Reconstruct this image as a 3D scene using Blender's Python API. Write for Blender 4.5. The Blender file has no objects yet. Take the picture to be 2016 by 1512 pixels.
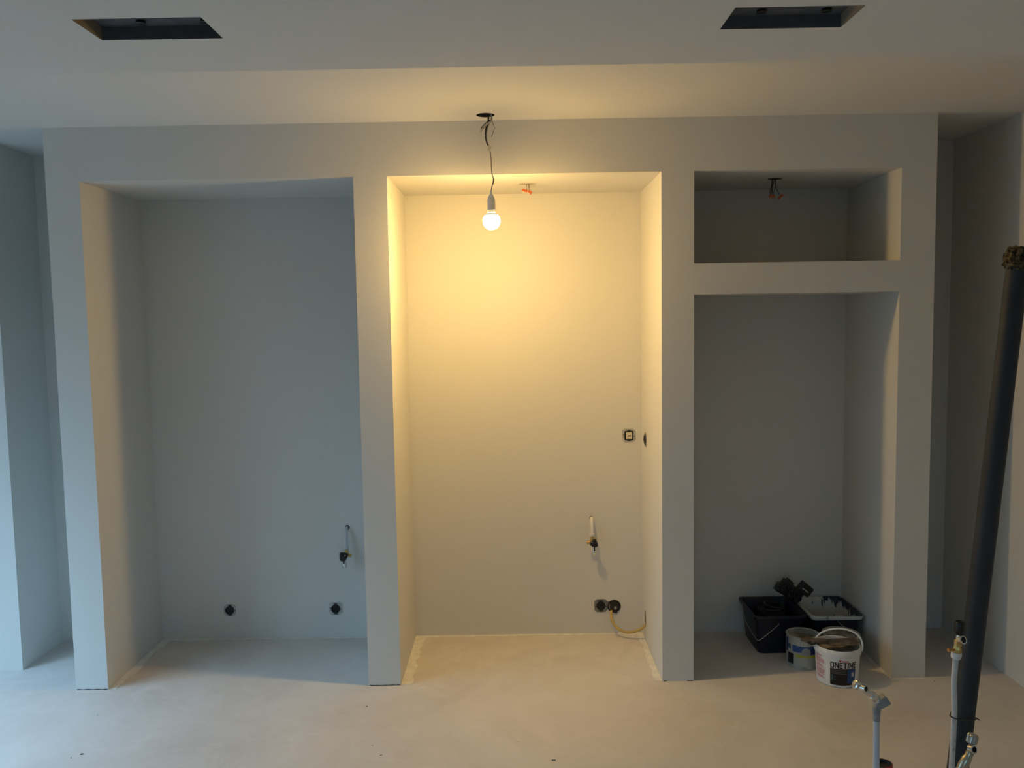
import bpy, bmesh, math, random
from mathutils import Vector, Matrix, noise

random.seed(7)
PI = math.pi
R = math.radians

# ------------------------------------------------------------------ camera
scn = bpy.context.scene
COL = scn.collection
cam_data = bpy.data.cameras.new('camera')
cam = bpy.data.objects.new('camera', cam_data)
COL.objects.link(cam)
cam_data.sensor_fit = 'HORIZONTAL'
cam_data.sensor_width = 36.0
cam_data.lens = 1650.0 / 2016.0 * 36.0
cam_data.clip_start = 0.02
_rt = Vector((0.99986163, 0.00212185, -0.01649896))
_up = Vector((0.01627459, 0.08052382, 0.99661981))
_fw = Vector((-0.00344323, 0.99675043, -0.08047815))
m = Matrix.Identity(4)
for i in range(3):
    m[i][0] = _rt[i]; m[i][1] = _up[i]; m[i][2] = -_fw[i]
m[0][3], m[1][3], m[2][3] = 1.9749, -3.6046, 1.6262
cam.matrix_world = m
scn.camera = cam

# ------------------------------------------------------------------ view, world, daylight
scn.view_settings.view_transform = 'Standard'
scn.view_settings.look = 'None'
scn.view_settings.gamma = 1.0
scn.view_settings.use_curve_mapping = False
scn.view_settings.exposure = 0.0

SKY = 3.8            # brightness of the overcast sky outside
BULB = 475.0           # radiance of the lamp dome
BULB_COL = (1.0, 0.635, 0.205)
world = bpy.data.worlds.new('world')
scn.world = world
world.use_nodes = True
wn = world.node_tree
wn.nodes.clear()
w_out = wn.nodes.new('ShaderNodeOutputWorld')
w_bg = wn.nodes.new('ShaderNodeBackground')
w_tc = wn.nodes.new('ShaderNodeTexCoord')
w_sep = wn.nodes.new('ShaderNodeSeparateXYZ')
w_ramp = wn.nodes.new('ShaderNodeValToRGB')
wn.links.new(w_tc.outputs['Generated'], w_sep.inputs[0])
wn.links.new(w_sep.outputs['Z'], w_ramp.inputs[0])
wn.links.new(w_ramp.outputs[0], w_bg.inputs[0])
wn.links.new(w_bg.outputs[0], w_out.inputs[0])
w_bg.inputs[1].default_value = SKY
cr = w_ramp.color_ramp
cr.elements[0].position = 0.0; cr.elements[0].color = (0.07, 0.09, 0.10, 1)
cr.elements[1].position = 0.02; cr.elements[1].color = (0.17, 0.28, 0.37, 1)
e = cr.elements.new(0.35); e.color = (0.44, 0.80, 1.12, 1)
e = cr.elements.new(0.7); e.color = (1.45, 2.5, 3.7, 1)

def area_portal(name, loc, rot, sx, sy):
    l = bpy.data.lights.new(name, 'AREA')
    l.shape = 'RECTANGLE'; l.size = sx; l.size_y = sy
    l.cycles.is_portal = True
    o = bpy.data.objects.new(name, l); COL.objects.link(o)
    o.location = loc; o.rotation_euler = rot
    return o

# window opening in the left wall: y WY0..WY1, z WZ0..WZ1, and one behind the camera
XL, YR, XR = -1.15, -5.6, 4.1404
WY0, WY1, WZ0, WZ1 = -2.05, -0.25, 0.10, 1.95
RX0, RX1, RZ0, RZ1 = 0.9, 2.5, 0.9, 2.0
area_portal('window_daylight', (XL - 0.12, (WY0 + WY1) / 2, (WZ0 + WZ1) / 2), (0, -PI / 2, 0), WZ1 - WZ0, WY1 - WY0)
area_portal('rear_window_daylight', ((RX0 + RX1) / 2, YR - 0.12, (RZ0 + RZ1) / 2), (PI / 2, 0, 0), RX1 - RX0, RZ1 - RZ0)

# ------------------------------------------------------------------ materials
def new_mat(name):
    mt = bpy.data.materials.new(name); mt.use_nodes = True
    return mt, mt.node_tree.nodes, mt.node_tree.links, mt.node_tree.nodes['Principled BSDF']

def mat(name, col, rough=0.5, metal=0.0, spec=0.5, var=0.0, scale=30.0, bump=0.0, bscale=60.0, col2=None, lo=0.35, hi=0.65, trans=0.0):
    mt, N, L, B = new_mat(name)
    B.inputs['Base Color'].default_value = (*col, 1)
    B.inputs['Roughness'].default_value = rough
    B.inputs['Metallic'].default_value = metal
    B.inputs['Specular IOR Level'].default_value = spec
    if trans: B.inputs['Transmission Weight'].default_value = trans
    tc = N.new('ShaderNodeTexCoord')
    nz = N.new('ShaderNodeTexNoise'); nz.inputs['Scale'].default_value = scale; nz.inputs['Detail'].default_value = 5
    L.new(tc.outputs['Object'], nz.inputs['Vector'])
    rp = N.new('ShaderNodeValToRGB')
    c2 = col2 if col2 else tuple(max(0, c * (1 - var)) for c in col)
    rp.color_ramp.elements[0].position = lo; rp.color_ramp.elements[0].color = (*c2, 1)
    rp.color_ramp.elements[1].position = hi; rp.color_ramp.elements[1].color = (*col, 1)
    L.new(nz.outputs['Fac'], rp.inputs[0]); L.new(rp.outputs[0], B.inputs['Base Color'])
    if bump:
        n2 = N.new('ShaderNodeTexNoise'); n2.inputs['Scale'].default_value = bscale; n2.inputs['Detail'].default_value = 6
        L.new(tc.outputs['Object'], n2.inputs['Vector'])
        bp = N.new('ShaderNodeBump'); bp.inputs['Strength'].default_value = bump; bp.inputs['Distance'].default_value = 0.002
        L.new(n2.outputs['Fac'], bp.inputs['Height']); L.new(bp.outputs[0], B.inputs['Normal'])
    return mt

PAINT = mat('wall_paint', (0.73, 0.72, 0.685), 0.85, spec=0.2, var=0.03, scale=1.3, bump=0.12, bscale=140)
CEIL = mat('ceiling_paint', (0.74, 0.73, 0.70), 0.9, spec=0.15, var=0.03, scale=1.1, bump=0.08, bscale=120)

def floor_material():
    mt, N, L, B = new_mat('dusty_screed')
    B.inputs['Roughness'].default_value = 0.75
    B.inputs['Specular IOR Level'].default_value = 0.25
    tc = N.new('ShaderNodeTexCoord')
    def noi(sc, det=6, rough=0.6, dist=0.0):
        n = N.new('ShaderNodeTexNoise'); n.inputs['Scale'].default_value = sc; n.inputs['Detail'].default_value = det
        n.inputs['Roughness'].default_value = rough; n.inputs['Distortion'].default_value = dist
        L.new(tc.outputs['Object'], n.inputs['Vector']); return n
    def ramp(src, a, b, ca, cb):
        r = N.new('ShaderNodeValToRGB'); r.color_ramp.elements[0].position = a; r.color_ramp.elements[1].position = b
        r.color_ramp.elements[0].color = (*ca, 1); r.color_ramp.elements[1].color = (*cb, 1)
        L.new(src.outputs['Fac'], r.inputs[0]); return r
    def mix(fac, a, b, mode='MIX'):
        x = N.new('ShaderNodeMix'); x.data_type = 'RGBA'; x.blend_type = mode
        if isinstance(fac, float): x.inputs[0].default_value = fac
        else: L.new(fac, x.inputs[0])
        L.new(a, x.inputs[6])
        if isinstance(b, tuple): x.inputs[7].default_value = (*b, 1)
        else: L.new(b, x.inputs[7])
        return x.outputs[2]
    base = ramp(noi(1.4, 7, 0.62, 0.6), 0.34, 0.66, (0.62, 0.575, 0.53), (0.74, 0.70, 0.66))
    patch = ramp(noi(5.0, 8, 0.7, 1.0), 0.50, 0.72, (0, 0, 0), (0.5, 0.5, 0.5))
    c = mix(patch.outputs[0], base.outputs[0], (0.80, 0.76, 0.72))
    streak = ramp(noi(23.0, 4, 0.55, 2.0), 0.68, 0.76, (0, 0, 0), (0.45, 0.45, 0.45))
    c = mix(streak.outputs[0], c, (0.85, 0.82, 0.78))
    grit = ramp(noi(160.0, 2, 0.5), 0.25, 0.33, (0.35, 0.35, 0.35), (0, 0, 0))
    c = mix(grit.outputs[0], c, (0.40, 0.37, 0.33))
    L.new(c, B.inputs['Base Color'])
    bp = N.new('ShaderNodeBump'); bp.inputs['Strength'].default_value = 0.25; bp.inputs['Distance'].default_value = 0.003
    L.new(noi(9.0, 8, 0.6).outputs['Fac'], bp.inputs['Height']); L.new(bp.outputs[0], B.inputs['Normal'])
    return mt
FLOOR = floor_material()

# ------------------------------------------------------------------ mesh helpers
def link_bm(name, bm, mt, parent=None, smooth=False, fix=True):
    if fix: bmesh.ops.recalc_face_normals(bm, faces=bm.faces[:])
    me = bpy.data.meshes.new(name); bm.to_mesh(me); bm.free()
    for x in (mt if isinstance(mt, (list, tuple)) else [mt]): me.materials.append(x)
    if smooth:
        for p in me.polygons: p.use_smooth = True
        try: me.set_sharp_from_angle(angle=R(40))
        except Exception: pass
    o = bpy.data.objects.new(name, me); COL.objects.link(o)
    if parent: o.parent = parent
    return o

def thing(name, label, cat, loc=(0, 0, 0), group=None):
    o = bpy.data.objects.new(name, None); COL.objects.link(o)
    o.empty_display_size = 0.05
    o.location = loc; o['label'] = label; o['category'] = cat
    if group: o['group'] = group
    return o

def tag(o, label, cat, group=None, kind=None):
    o['label'] = label; o['category'] = cat
    if group: o['group'] = group
    if kind: o['kind'] = kind
    return o

def struct(name, bm, mt, label=None, parent=None):
    o = link_bm(name, bm, mt, parent)
    if not parent: o['kind'] = 'structure'
    if label: o['label'] = label
    return o

def add_box(bm, lo, hi, M=None, mi=0):
    lo, hi = Vector(lo), Vector(hi)
    vs = []
    for z in (lo.z, hi.z):
        for x, y in ((lo.x, lo.y), (hi.x, lo.y), (hi.x, hi.y), (lo.x, hi.y)):
            p = Vector((x, y, z))
            vs.append(bm.verts.new(M @ p if M else p))
    for f in ((3, 2, 1, 0), (4, 5, 6, 7), (0, 1, 5, 4), (1, 2, 6, 5), (2, 3, 7, 6), (3, 0, 4, 7)):
        bm.faces.new([vs[i] for i in f]).material_index = mi
    return vs

def box_bm(lo, hi, bev=0.0, seg=2, M=None):
    bm = bmesh.new(); add_box(bm, lo, hi, M)
    if bev: bmesh.ops.bevel(bm, geom=bm.edges[:], offset=bev, segments=seg, affect='EDGES', profile=0.6)
    return bm

def frame_at(d):
    d = d.normalized()
    a = Vector((0, 0, 1)) if abs(d.z) < 0.95 else Vector((1, 0, 0))
    x = a.cross(d).normalized(); y = d.cross(x)
    return x, y

def smooth_path(pts, n=6):
    pts = [Vector(p) for p in pts]
    if len(pts) < 3: return pts
    out = []
    for i in range(len(pts) - 1):
        p0 = pts[max(i - 1, 0)]; p1 = pts[i]; p2 = pts[i + 1]; p3 = pts[min(i + 2, len(pts) - 1)]
        for k in range(n):
            t = k / n
            out.append(0.5 * ((2 * p1) + (p2 - p0) * t + (2 * p0 - 5 * p1 + 4 * p2 - p3) * t * t + (3 * p1 - p0 - 3 * p2 + p3) * t ** 3))
    out.append(pts[-1])
    return out

def add_tube(bm, pts, r, seg=10, n=6, cap=True, mi=0, flat=1.0):
    P = smooth_path(pts, n) if n else [Vector(p) for p in pts]
    rings = []
    x = None
    for i, p in enumerate(P):
        d = (P[min(i + 1, len(P) - 1)] - P[max(i - 1, 0)])
        d = d.normalized()
        if x is None: x, y = frame_at(d)
        else:
            x = (x - d * x.dot(d)).normalized(); y = d.cross(x)
        rr = r(i / (len(P) - 1)) if callable(r) else r
        rings.append([bm.verts.new(p + (x * math.cos(2 * PI * k / seg) + y * flat * math.sin(2 * PI * k / seg)) * rr) for k in range(seg)])
    for a, b in zip(rings, rings[1:]):
        for k in range(seg):
            bm.faces.new((a[k], a[(k + 1) % seg], b[(k + 1) % seg], b[k])).material_index = mi
    if cap:
        bm.faces.new(rings[0][::-1]).material_index = mi; bm.faces.new(rings[-1]).material_index = mi
    return rings

def tube(name, pts, r, mt, parent=None, seg=10, n=6, cap=True):
    bm = bmesh.new(); add_tube(bm, pts, r, seg, n, cap)
    return link_bm(name, bm, mt, parent, smooth=True)

def add_lathe(bm, prof, M=None, seg=32, mi=0, a0=0.0, a1=2 * PI, close_ends=True):
    """prof: list of (r, z); r == 0 makes a pole"""
    full = abs(a1 - a0 - 2 * PI) < 1e-6
    ns = seg if full else seg + 1
    rings = []
    for r, z in prof:
        if r < 1e-7:
            p = Vector((0, 0, z)); rings.append([bm.verts.new(M @ p if M else p)])
        else:
            rg = []
            for k in range(ns):
                a = a0 + (a1 - a0) * k / seg
                p = Vector((r * math.cos(a), r * math.sin(a), z)); rg.append(bm.verts.new(M @ p if M else p))
            rings.append(rg)
    for a, b in zip(rings, rings[1:]):
        for k in range(seg):
            k2 = (k + 1) % ns
            if len(a) == 1 and len(b) == 1: continue
            if len(a) == 1: f = (a[0], b[k2], b[k])
            elif len(b) == 1: f = (a[k], a[k2], b[0])
            else: f = (a[k], a[k2], b[k2], b[k])
            bm.faces.new(f).material_index = mi
    return rings

def lathe(name, prof, mt, parent=None, M=None, seg=32):
    bm = bmesh.new(); add_lathe(bm, prof, M, seg)
    return link_bm(name, bm, mt, parent, smooth=True)

def axis(loc, d):
    """matrix with local z along d"""
    d = Vector(d).normalized(); x, y = frame_at(d)
    M = Matrix.Identity(4)
    for i in range(3):
        M[i][0] = x[i]; M[i][1] = y[i]; M[i][2] = d[i]; M[i][3] = loc[i]
    return M

# ------------------------------------------------------------------ room shell
H = 2.45
X = [0.0, 0.1434, 1.3038, 1.4465, 2.6084, 2.7471, 3.6242, 3.7718]
ZT, S0, S1, D = 2.2259, 1.8381, 1.7062, 0.5782
SZ, SY = 2.28, -1.346         # lowered part of the ceiling: height and its edge
NX, NY = -0.3695, 0.2259      # corner of the wall nib beside the window

def grid_block(xs, zs, solid, y0, y1):
    """slab with openings, made of cells; faces only where solid meets empty"""
    bm = bmesh.new(); V = {}
    def v(x, y, z):
        k = (round(x, 5), round(y, 5), round(z, 5))
        if k not in V: V[k] = bm.verts.new((x, y, z))
        return V[k]
    nx, nz = len(xs) - 1, len(zs) - 1
    S = lambda i, j: 0 <= i < nx and 0 <= j < nz and solid(i, j)
    for i in range(nx):
        for j in range(nz):
            if not S(i, j): continue
            a, b, c, d = xs[i], xs[i + 1], zs[j], zs[j + 1]
            bm.faces.new((v(a, y0, c), v(b, y0, c), v(b, y0, d), v(a, y0, d)))
            bm.faces.new((v(b, y1, c), v(a, y1, c), v(a, y1, d), v(b, y1, d)))
            if not S(i - 1, j): bm.faces.new((v(a, y1, c), v(a, y0, c), v(a, y0, d), v(a, y1, d)))
            if not S(i + 1, j): bm.faces.new((v(b, y0, c), v(b, y1, c), v(b, y1, d), v(b, y0, d)))
            if not S(i, j - 1): bm.faces.new((v(a, y1, c), v(b, y1, c), v(b, y0, c), v(a, y0, c)))
            if not S(i, j + 1): bm.faces.new((v(a, y0, d), v(b, y0, d), v(b, y1, d), v(a, y1, d)))
    return bm

zs = [0, S1, S0, ZT, H]
def solid(i, j):
    if j == 3 or i in (0, 2, 4, 6): return True
    if i == 5: return j == 1
    return False
struct('wall_center', grid_block(X, zs, solid, 0.0, D), PAINT, 'white plastered wall block with four open niches')
struct('wall_back', box_bm((-1.4, D, 0), (XR + 0.15, D + 0.15, H)), PAINT)
struct('wall_nib', box_bm((XL, NY, 0), (NX, D, H)), PAINT, 'short wall nib beside the window, lit by daylight')
struct('wall_right', box_bm((XR, YR, 0), (XR + 0.15, D, H)), PAINT)
struct('floor', box_bm((-1.4, YR - 0.15, -0.12), (XR + 0.15, D + 0.15, 0)), FLOOR)

# left wall with its window, rear wall with its window
def wall_with_hole_x(x0, x1, y0, y1, h, wy0, wy1, wz0, wz1):
    bm = bmesh.new()
    add_box(bm, (x0, y0, 0), (x1, wy0, h)); add_box(bm, (x0, wy1, 0), (x1, y1, h))
    add_box(bm, (x0, wy0, 0), (x1, wy1, wz0)); add_box(bm, (x0, wy0, wz1), (x1, wy1, h))
    return bm
struct('wall_left', wall_with_hole_x(XL - 0.25, XL, YR, D, H, WY0, WY1, WZ0, WZ1), PAINT)
bm = bmesh.new()
add_box(bm, (XL - 0.25, YR - 0.15, 0), (RX0, YR, H)); add_box(bm, (RX1, YR - 0.15, 0), (XR + 0.15, YR, H))
add_box(bm, (RX0, YR - 0.15, 0), (RX1, YR, RZ0)); add_box(bm, (RX0, YR - 0.15, RZ1), (RX1, YR, H))
struct('wall_rear', bm, mat('darkened_rear_wall', (0.30, 0.28, 0.25), 0.9, var=0.2, scale=2))  # unseen wall, colour darkened to cut light bounced into the niches
FRAME = mat('window_frame_paint', (0.75, 0.75, 0.74), 0.4, var=0.02)
def window_frame(name, fn):
    bm = bmesh.new(); fn(bm); return struct(name, bm, FRAME)
def wf1(bm):
    a, b = XL - 0.17, XL - 0.11
    for z0, z1 in ((WZ0, WZ0 + 0.05), (WZ1 - 0.05, WZ1)): add_box(bm, (a, WY0, z0), (b, WY1, z1))
    for y in (WY0, (WY0 + WY1) / 2 - 0.03, WY1 - 0.06): add_box(bm, (a, y, WZ0 + 0.05), (b, y + 0.06, WZ1 - 0.05))
def wf2(bm):
    a, b = YR - 0.12, YR - 0.07
    for z0, z1 in ((RZ0, RZ0 + 0.05), (RZ1 - 0.05, RZ1)): add_box(bm, (RX0, a, z0), (RX1, b, z1))
    for x in (RX0, (RX0 + RX1) / 2 - 0.03, RX1 - 0.06): add_box(bm, (x, a, RZ0 + 0.05), (x + 0.06, b, RZ1 - 0.05))
window_frame('window_1', wf1)
window_frame('window_2', wf2)

# ceiling: high strip over the niches, lowered part towards the room with two rectangular cut-outs
HX = ((1.0306, 1.3108), (2.4624, 2.7423)); HY0, HY1 = -1.7422, -1.604
ROSE = (1.872, -0.092); ROSE_R = 0.0375
def round_hole_sheet(bm, x0, x1, y0, y1, cx, cy, r, z, seg=32):
    """flat sheet with one round hole"""
    inner = [bm.verts.new((cx + r * math.cos(2 * PI * k / seg), cy + r * math.sin(2 * PI * k / seg), z)) for k in range(seg)]
    outer = []
    for k in range(seg):
        c, s = math.cos(2 * PI * k / seg), math.sin(2 * PI * k / seg)
        h = min(x1 - cx, cx - x0, y1 - cy, cy - y0)
        t = h / max(abs(c), abs(s))
        outer.append(bm.verts.new((cx + c * t, cy + s * t, z)))
    for k in range(seg):
        k2 = (k + 1) % seg
        bm.faces.new((inner[k], outer[k], outer[k2], inner[k2]))
    return inner
bm = bmesh.new()
cx, cy, hh = ROSE[0], ROSE[1], 0.3
inner = round_hole_sheet(bm, cx - hh, cx + hh, cy - hh, cy + hh, cx, cy, ROSE_R, H)
def sheet(x0, x1, y0, y1, z):
    if x1 > x0 and y1 > y0: bm.faces.new([bm.verts.new(p) for p in ((x0, y0, z), (x1, y0, z), (x1, y1, z), (x0, y1, z))])
CX0, CX1 = -1.4, XR + 0.15
sheet(CX0, cx - hh, SY, D + 0.15, H); sheet(cx + hh, CX1, SY, D + 0.15, H)
sheet(cx - hh, cx + hh, SY, cy - hh, H); sheet(cx - hh, cx + hh, cy + hh, D + 0.15, H)
# round box above the hole
top = [bm.verts.new((v.co.x, v.co.y, H + 0.05)) for v in inner]
for k in range(len(inner)):
    k2 = (k + 1) % len(inner); bm.faces.new((inner[k], inner[k2], top[k2], top[k])).material_index = 1
bm.faces.new(top).material_index = 1
# step down
bm.faces.new([bm.verts.new(p) for p in ((CX0, SY, SZ), (CX1, SY, SZ), (CX1, SY, H), (CX0, SY, H))])
# lowered sheet
sheet(CX0, CX1, HY1, SY, SZ); sheet(CX0, CX1, YR - 0.15, HY0, SZ)
for a, b in ((CX0, HX[0][0]), (HX[0][1], HX[1][0]), (HX[1][1], CX1)): sheet(a, b, HY0, HY1, SZ)
# roof slab far above closes the void
for q in (((CX0, YR - 0.15, H + 0.2), (CX1, YR - 0.15, H + 0.2), (CX1, D + 0.15, H + 0.2), (CX0, D + 0.15, H + 0.2)),):
    bm.faces.new([bm.verts.new(p) for p in q])
for q in (((CX0, YR - 0.15, 2.2), (CX0, D + .15, 2.2), (CX0, D + .15, H + .2), (CX0, YR - .15, H + .2)),
          ((CX1, YR - 0.15, 2.2), (CX1, D + .15, 2.2), (CX1, D + .15, H + .2), (CX1, YR - .15, H + .2)),
          ((CX0, D + .15, 2.2), (CX1, D + .15, 2.2), (CX1, D + .15, H + .2), (CX0, D + .15, H + .2)),
          ((CX0, YR - .15, 2.2), (CX1, YR - .15, 2.2), (CX1, YR - .15, H + .2), (CX0, YR - .15, H + .2))):
    bm.faces.new([bm.verts.new(p) for p in q])
DARKBOX = mat('dark_cavity', (0.05, 0.045, 0.04), 0.8, var=0.3, scale=60)
struct('ceiling', bm, [CEIL, DARKBOX], 'white ceiling with a lowered part towards the room')

#--OBJECTS--
# ------------------------------------------------------------------ more materials
CHROME = mat('chrome', (0.72, 0.72, 0.70), 0.18, metal=1.0, var=0.1, scale=40)
BRASS = mat('brass', (0.62, 0.42, 0.14), 0.35, metal=1.0, var=0.2, scale=60)
BLACKP = mat('black_plastic', (0.007, 0.007, 0.008), 0.4, var=0.3, scale=80)
WHITEP = mat('white_plastic', (0.80, 0.80, 0.79), 0.4, var=0.05, scale=20)
GREYP = mat('grey_plastic', (0.30, 0.31, 0.31), 0.5, var=0.15, scale=50)
PIPEW = mat('white_pipe', (0.62, 0.64, 0.66), 0.35, var=0.08, scale=30)
PIPEG = mat('grey_drain_plastic', (0.022, 0.027, 0.036), 0.62, var=0.25, scale=9)
PLATE = mat('painted_metal_plate', (0.50, 0.50, 0.48), 0.45, metal=0.3, var=0.35, scale=90)
ORANGE = mat('orange_plastic', (0.45, 0.095, 0.015), 0.4, var=0.2, scale=200)
WIREB = mat('black_wire', (0.02, 0.018, 0.016), 0.5, var=0.2, scale=100)
WIREG = mat('grey_wire', (0.30, 0.28, 0.25), 0.5, var=0.2, scale=100)
DARK = mat('dark_hole', (0.02, 0.016, 0.013), 0.9, var=0.3, scale=100)
HOSE = mat('yellow_cable_sheath', (0.60, 0.42, 0.12), 0.45, var=0.12, scale=40)
CAULK = mat('paint_residue_on_floor', (0.86, 0.84, 0.79), 0.8, var=0.15, scale=25)
RECESS = mat('recess_lining', (0.11, 0.112, 0.12), 0.7, var=0.25, scale=30)
NAVY = mat('navy_plastic', (0.010, 0.012, 0.030), 0.45, var=0.3, scale=15)

BOARD = mat('raw_board_edge', (0.30, 0.25, 0.19), 0.85, var=0.2, scale=30)

# ------------------------------------------------------------------ recessed boxes in the lowered ceiling
for (hx0, hx1), lab in zip(HX, ('dark rectangular recess in the ceiling, left of the bulb', 'dark rectangular recess in the ceiling, right of the bulb')):
    t = thing('ceiling_recess', lab, 'ceiling recess', ((hx0 + hx1) / 2, (HY0 + HY1) / 2, SZ), 'recesses for ceiling spots')
    w, d, h = (hx1 - hx0) / 2, (HY1 - HY0) / 2, 0.030
    bm = bmesh.new()
    P = [[bm.verts.new((sx * w, sy * d, z)) for sx, sy in ((-1, -1), (1, -1), (1, 1), (-1, 1))] for z in (0, h)]
    for k in range(4):
        k2 = (k + 1) % 4
        bm.faces.new((P[0][k], P[0][k2], P[1][k2], P[1][k])).material_index = 1 if k in (1, 3) else 0
    bm.faces.new(P[1])
    link_bm('housing', bm, [RECESS, BOARD], t, fix=False)
    for k in (-0.5, 0.5):
        lathe('knockout', [(0, h - 0.0005), (0.011, h - 0.0005), (0.0115, h - 0.006), (0.009, h - 0.007), (0.0, h - 0.007)], BLACKP, t, Matrix.Translation((k * w * 1.05 + (0.02 if hx0 > 2 else 0.04), 0.034, 0)), 16)

# ------------------------------------------------------------------ bulb on its cord
t = thing('hanging_bulb', 'bare glowing bulb hanging on a twisted cord from the ceiling hole', 'light bulb', (ROSE[0], ROSE[1], H))
def rel(pts, t=t):
    o = Vector(t.location); return [Vector(p) - o for p in pts]
BX, BY, BZ = 1.890, -0.12, 2.018
tube('cord', rel([(1.8835, -0.10, 2.485), (1.884, -0.10, 2.44), (1.8815, -0.102, 2.415), (1.8724, -0.105, 2.385), (1.873, -0.108, 2.35), (1.8805, -0.11, 2.325)]), 0.0034, WIREB, t, 8)
tube('cord', rel([(1.886, -0.098, 2.485), (1.887, -0.10, 2.42), (1.880, -0.105, 2.395), (1.8755, -0.108, 2.37), (1.8765, -0.11, 2.345), (1.883, -0.112, 2.325)]), 0.0018, WIREG, t, 8)
tube('cord', rel([(1.8895, -0.113, 2.300), (1.8925, -0.114, 2.27), (1.8928, -0.115, 2.235), (1.896, -0.116, 2.205), (1.9025, -0.118, 2.186), (1.900, -0.119, 2.172), (1.8935, -0.12, 2.155), (1.8905, -0.12, 2.133)]), 0.0019, WIREG, t, 8)
o = link_bm('connector', box_bm((-0.006, -0.004, -0.011), (0.006, 0.004, 0.011), 0.0012, M=Matrix.Translation(rel([(1.8865, -0.112, 2.313)])[0]) @ Matrix.Rotation(R(18), 4, 'Y')), mat('clear_connector', (0.62, 0.58, 0.50), 0.3), t)
o['label'] = 'pale connector joining the two cords'
tube('connector', rel([(1.9015, -0.118, 2.190), (1.9005, -0.117, 2.178), (1.897, -0.119, 2.165)]), 0.0034, WIREG, t, 8)
# loose wires at the hole
tube('loose_wire', rel([(1.892, -0.098, 2.47), (1.8975, -0.10, 2.428), (1.880, -0.105, 2.412), (1.8565, -0.11, 2.388), (1.8505, -0.112, 2.380)]), 0.0036, mat('pale_sheath', (0.45, 0.42, 0.36), 0.5), t, 8)
tube('loose_wire', rel([(1.888, -0.098, 2.47), (1.896, -0.101, 2.432), (1.874, -0.105, 2.416), (1.8525, -0.11, 2.392)]), 0.0018, WIREB, t, 8)
tube('loose_wire', rel([(1.890, -0.095, 2.47), (1.8985, -0.10, 2.427), (1.9065, -0.104, 2.402), (1.9075, -0.106, 2.391), (1.898, -0.108, 2.366), (1.8945, -0.109, 2.360)]), 0.0014, mat('brown_wire', (0.22, 0.14, 0.05), 0.5), t, 8)
Mb = Matrix.Translation(rel([(BX, BY, 0)])[0]); Mb[2][3] = -H
lathe('lamp_holder', [(0, 2.142), (0.0040, 2.142), (0.0042, 2.128), (0.0075, 2.124), (0.0135, 2.113), (0.0163, 2.104), (0.0166, 2.066), (0.0172, 2.065), (0.0172, 2.061), (0.0160, 2.060), (0.0155, 2.048), (0, 2.048)], WHITEP, t, Mb, 28)
GLOW, N, L, B = new_mat('opal_lamp_glass')
B.inputs['Base Color'].default_value = (0.9, 0.9, 0.88, 1)
geo = N.new('ShaderNodeNewGeometry'); sx = N.new('ShaderNodeSeparateXYZ'); L.new(geo.outputs['Normal'], sx.inputs[0])
mm = N.new('ShaderNodeMath'); mm.operation = 'MULTIPLY_ADD'; mm.use_clamp = False
mm.inputs[1].default_value = -1.25 * BULB; mm.inputs[2].default_value = 0.82 * BULB
L.new(sx.outputs['Z'], mm.inputs[0])
mx = N.new('ShaderNodeMath'); mx.operation = 'MAXIMUM'; mx.inputs[1].default_value = 0.0
L.new(mm.outputs[0], mx.inputs[0]); L.new(mx.outputs[0], B.inputs['Emission Strength'])
B.inputs['Emission Color'].default_value = (*BULB_COL, 1)
RB = 0.036
prof = [(0.0, BZ - RB)] + [(RB * math.sin(R(a)), BZ - RB * math.cos(R(a))) for a in range(8, 157, 6)]
lathe('bulb', prof, GLOW, t, Mb, 40)

# ------------------------------------------------------------------ wires with lever connectors under the niche ceilings
def wire_bundle(label, loc, hole, wires, cons, wm, group='open ceiling wires'):
    t = thing('ceiling_wires', label, 'wires', loc, group)
    rx, ry, hm = hole
    bm = bmesh.new(); add_lathe(bm, [(0, -0.0006), (1.0, -0.0006), (1.04, -0.0001), (1.04, 0)], Matrix.Diagonal((rx, ry, 1, 1)), 28)
    link_bm('outlet_hole', bm, hm, t)
    for w in wires: tube('wire', w, 0.0016, wm, t, 8)
    for (c, ax, ang, s) in cons:
        M = Matrix.Translation(c) @ Matrix.Rotation(R(ang), 4, ax)
        bm = box_bm((-s, -0.0045, -0.0065), (s, 0.0045, 0.0045), 0.001, M=M)
        for q in (-0.5, 0.5): add_box(bm, (q * s - s * 0.38, -0.0062, 0.001), (q * s + s * 0.38, -0.0045, 0.0055), M)
        k = link_bm('connector', bm, ORANGE, t); k['label'] = 'orange lever connector'
        bm = box_bm((-s * 0.97, -0.0043, -0.0105), (s * 0.97, 0.0043, -0.0066), 0.0008, M=M)
        link_bm('clear_base', bm, mat('clear_plastic', (0.45, 0.42, 0.36), 0.25), k)
    return t
wire_bundle('two short wires with orange connectors under the middle niche ceiling', (2.045, 0.27, ZT), (0.040, 0.022, mat('loose_cover_disc', (0.42, 0.37, 0.28), 0.8, var=0.3)),
    [[(-0.004, 0, 0.0), (-0.004, 0, -0.012), (-0.001, 0, -0.026)], [(0.008, 0, 0.0), (0.009, 0, -0.014), (0.011, 0, -0.032)]],
    [((-0.010, 0, -0.030), 'Y', 18, 0.012), ((0.013, -0.002, -0.037), 'Y', 42, 0.010)], mat('brown_black_wire', (0.10, 0.06, 0.02), 0.5))
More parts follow.
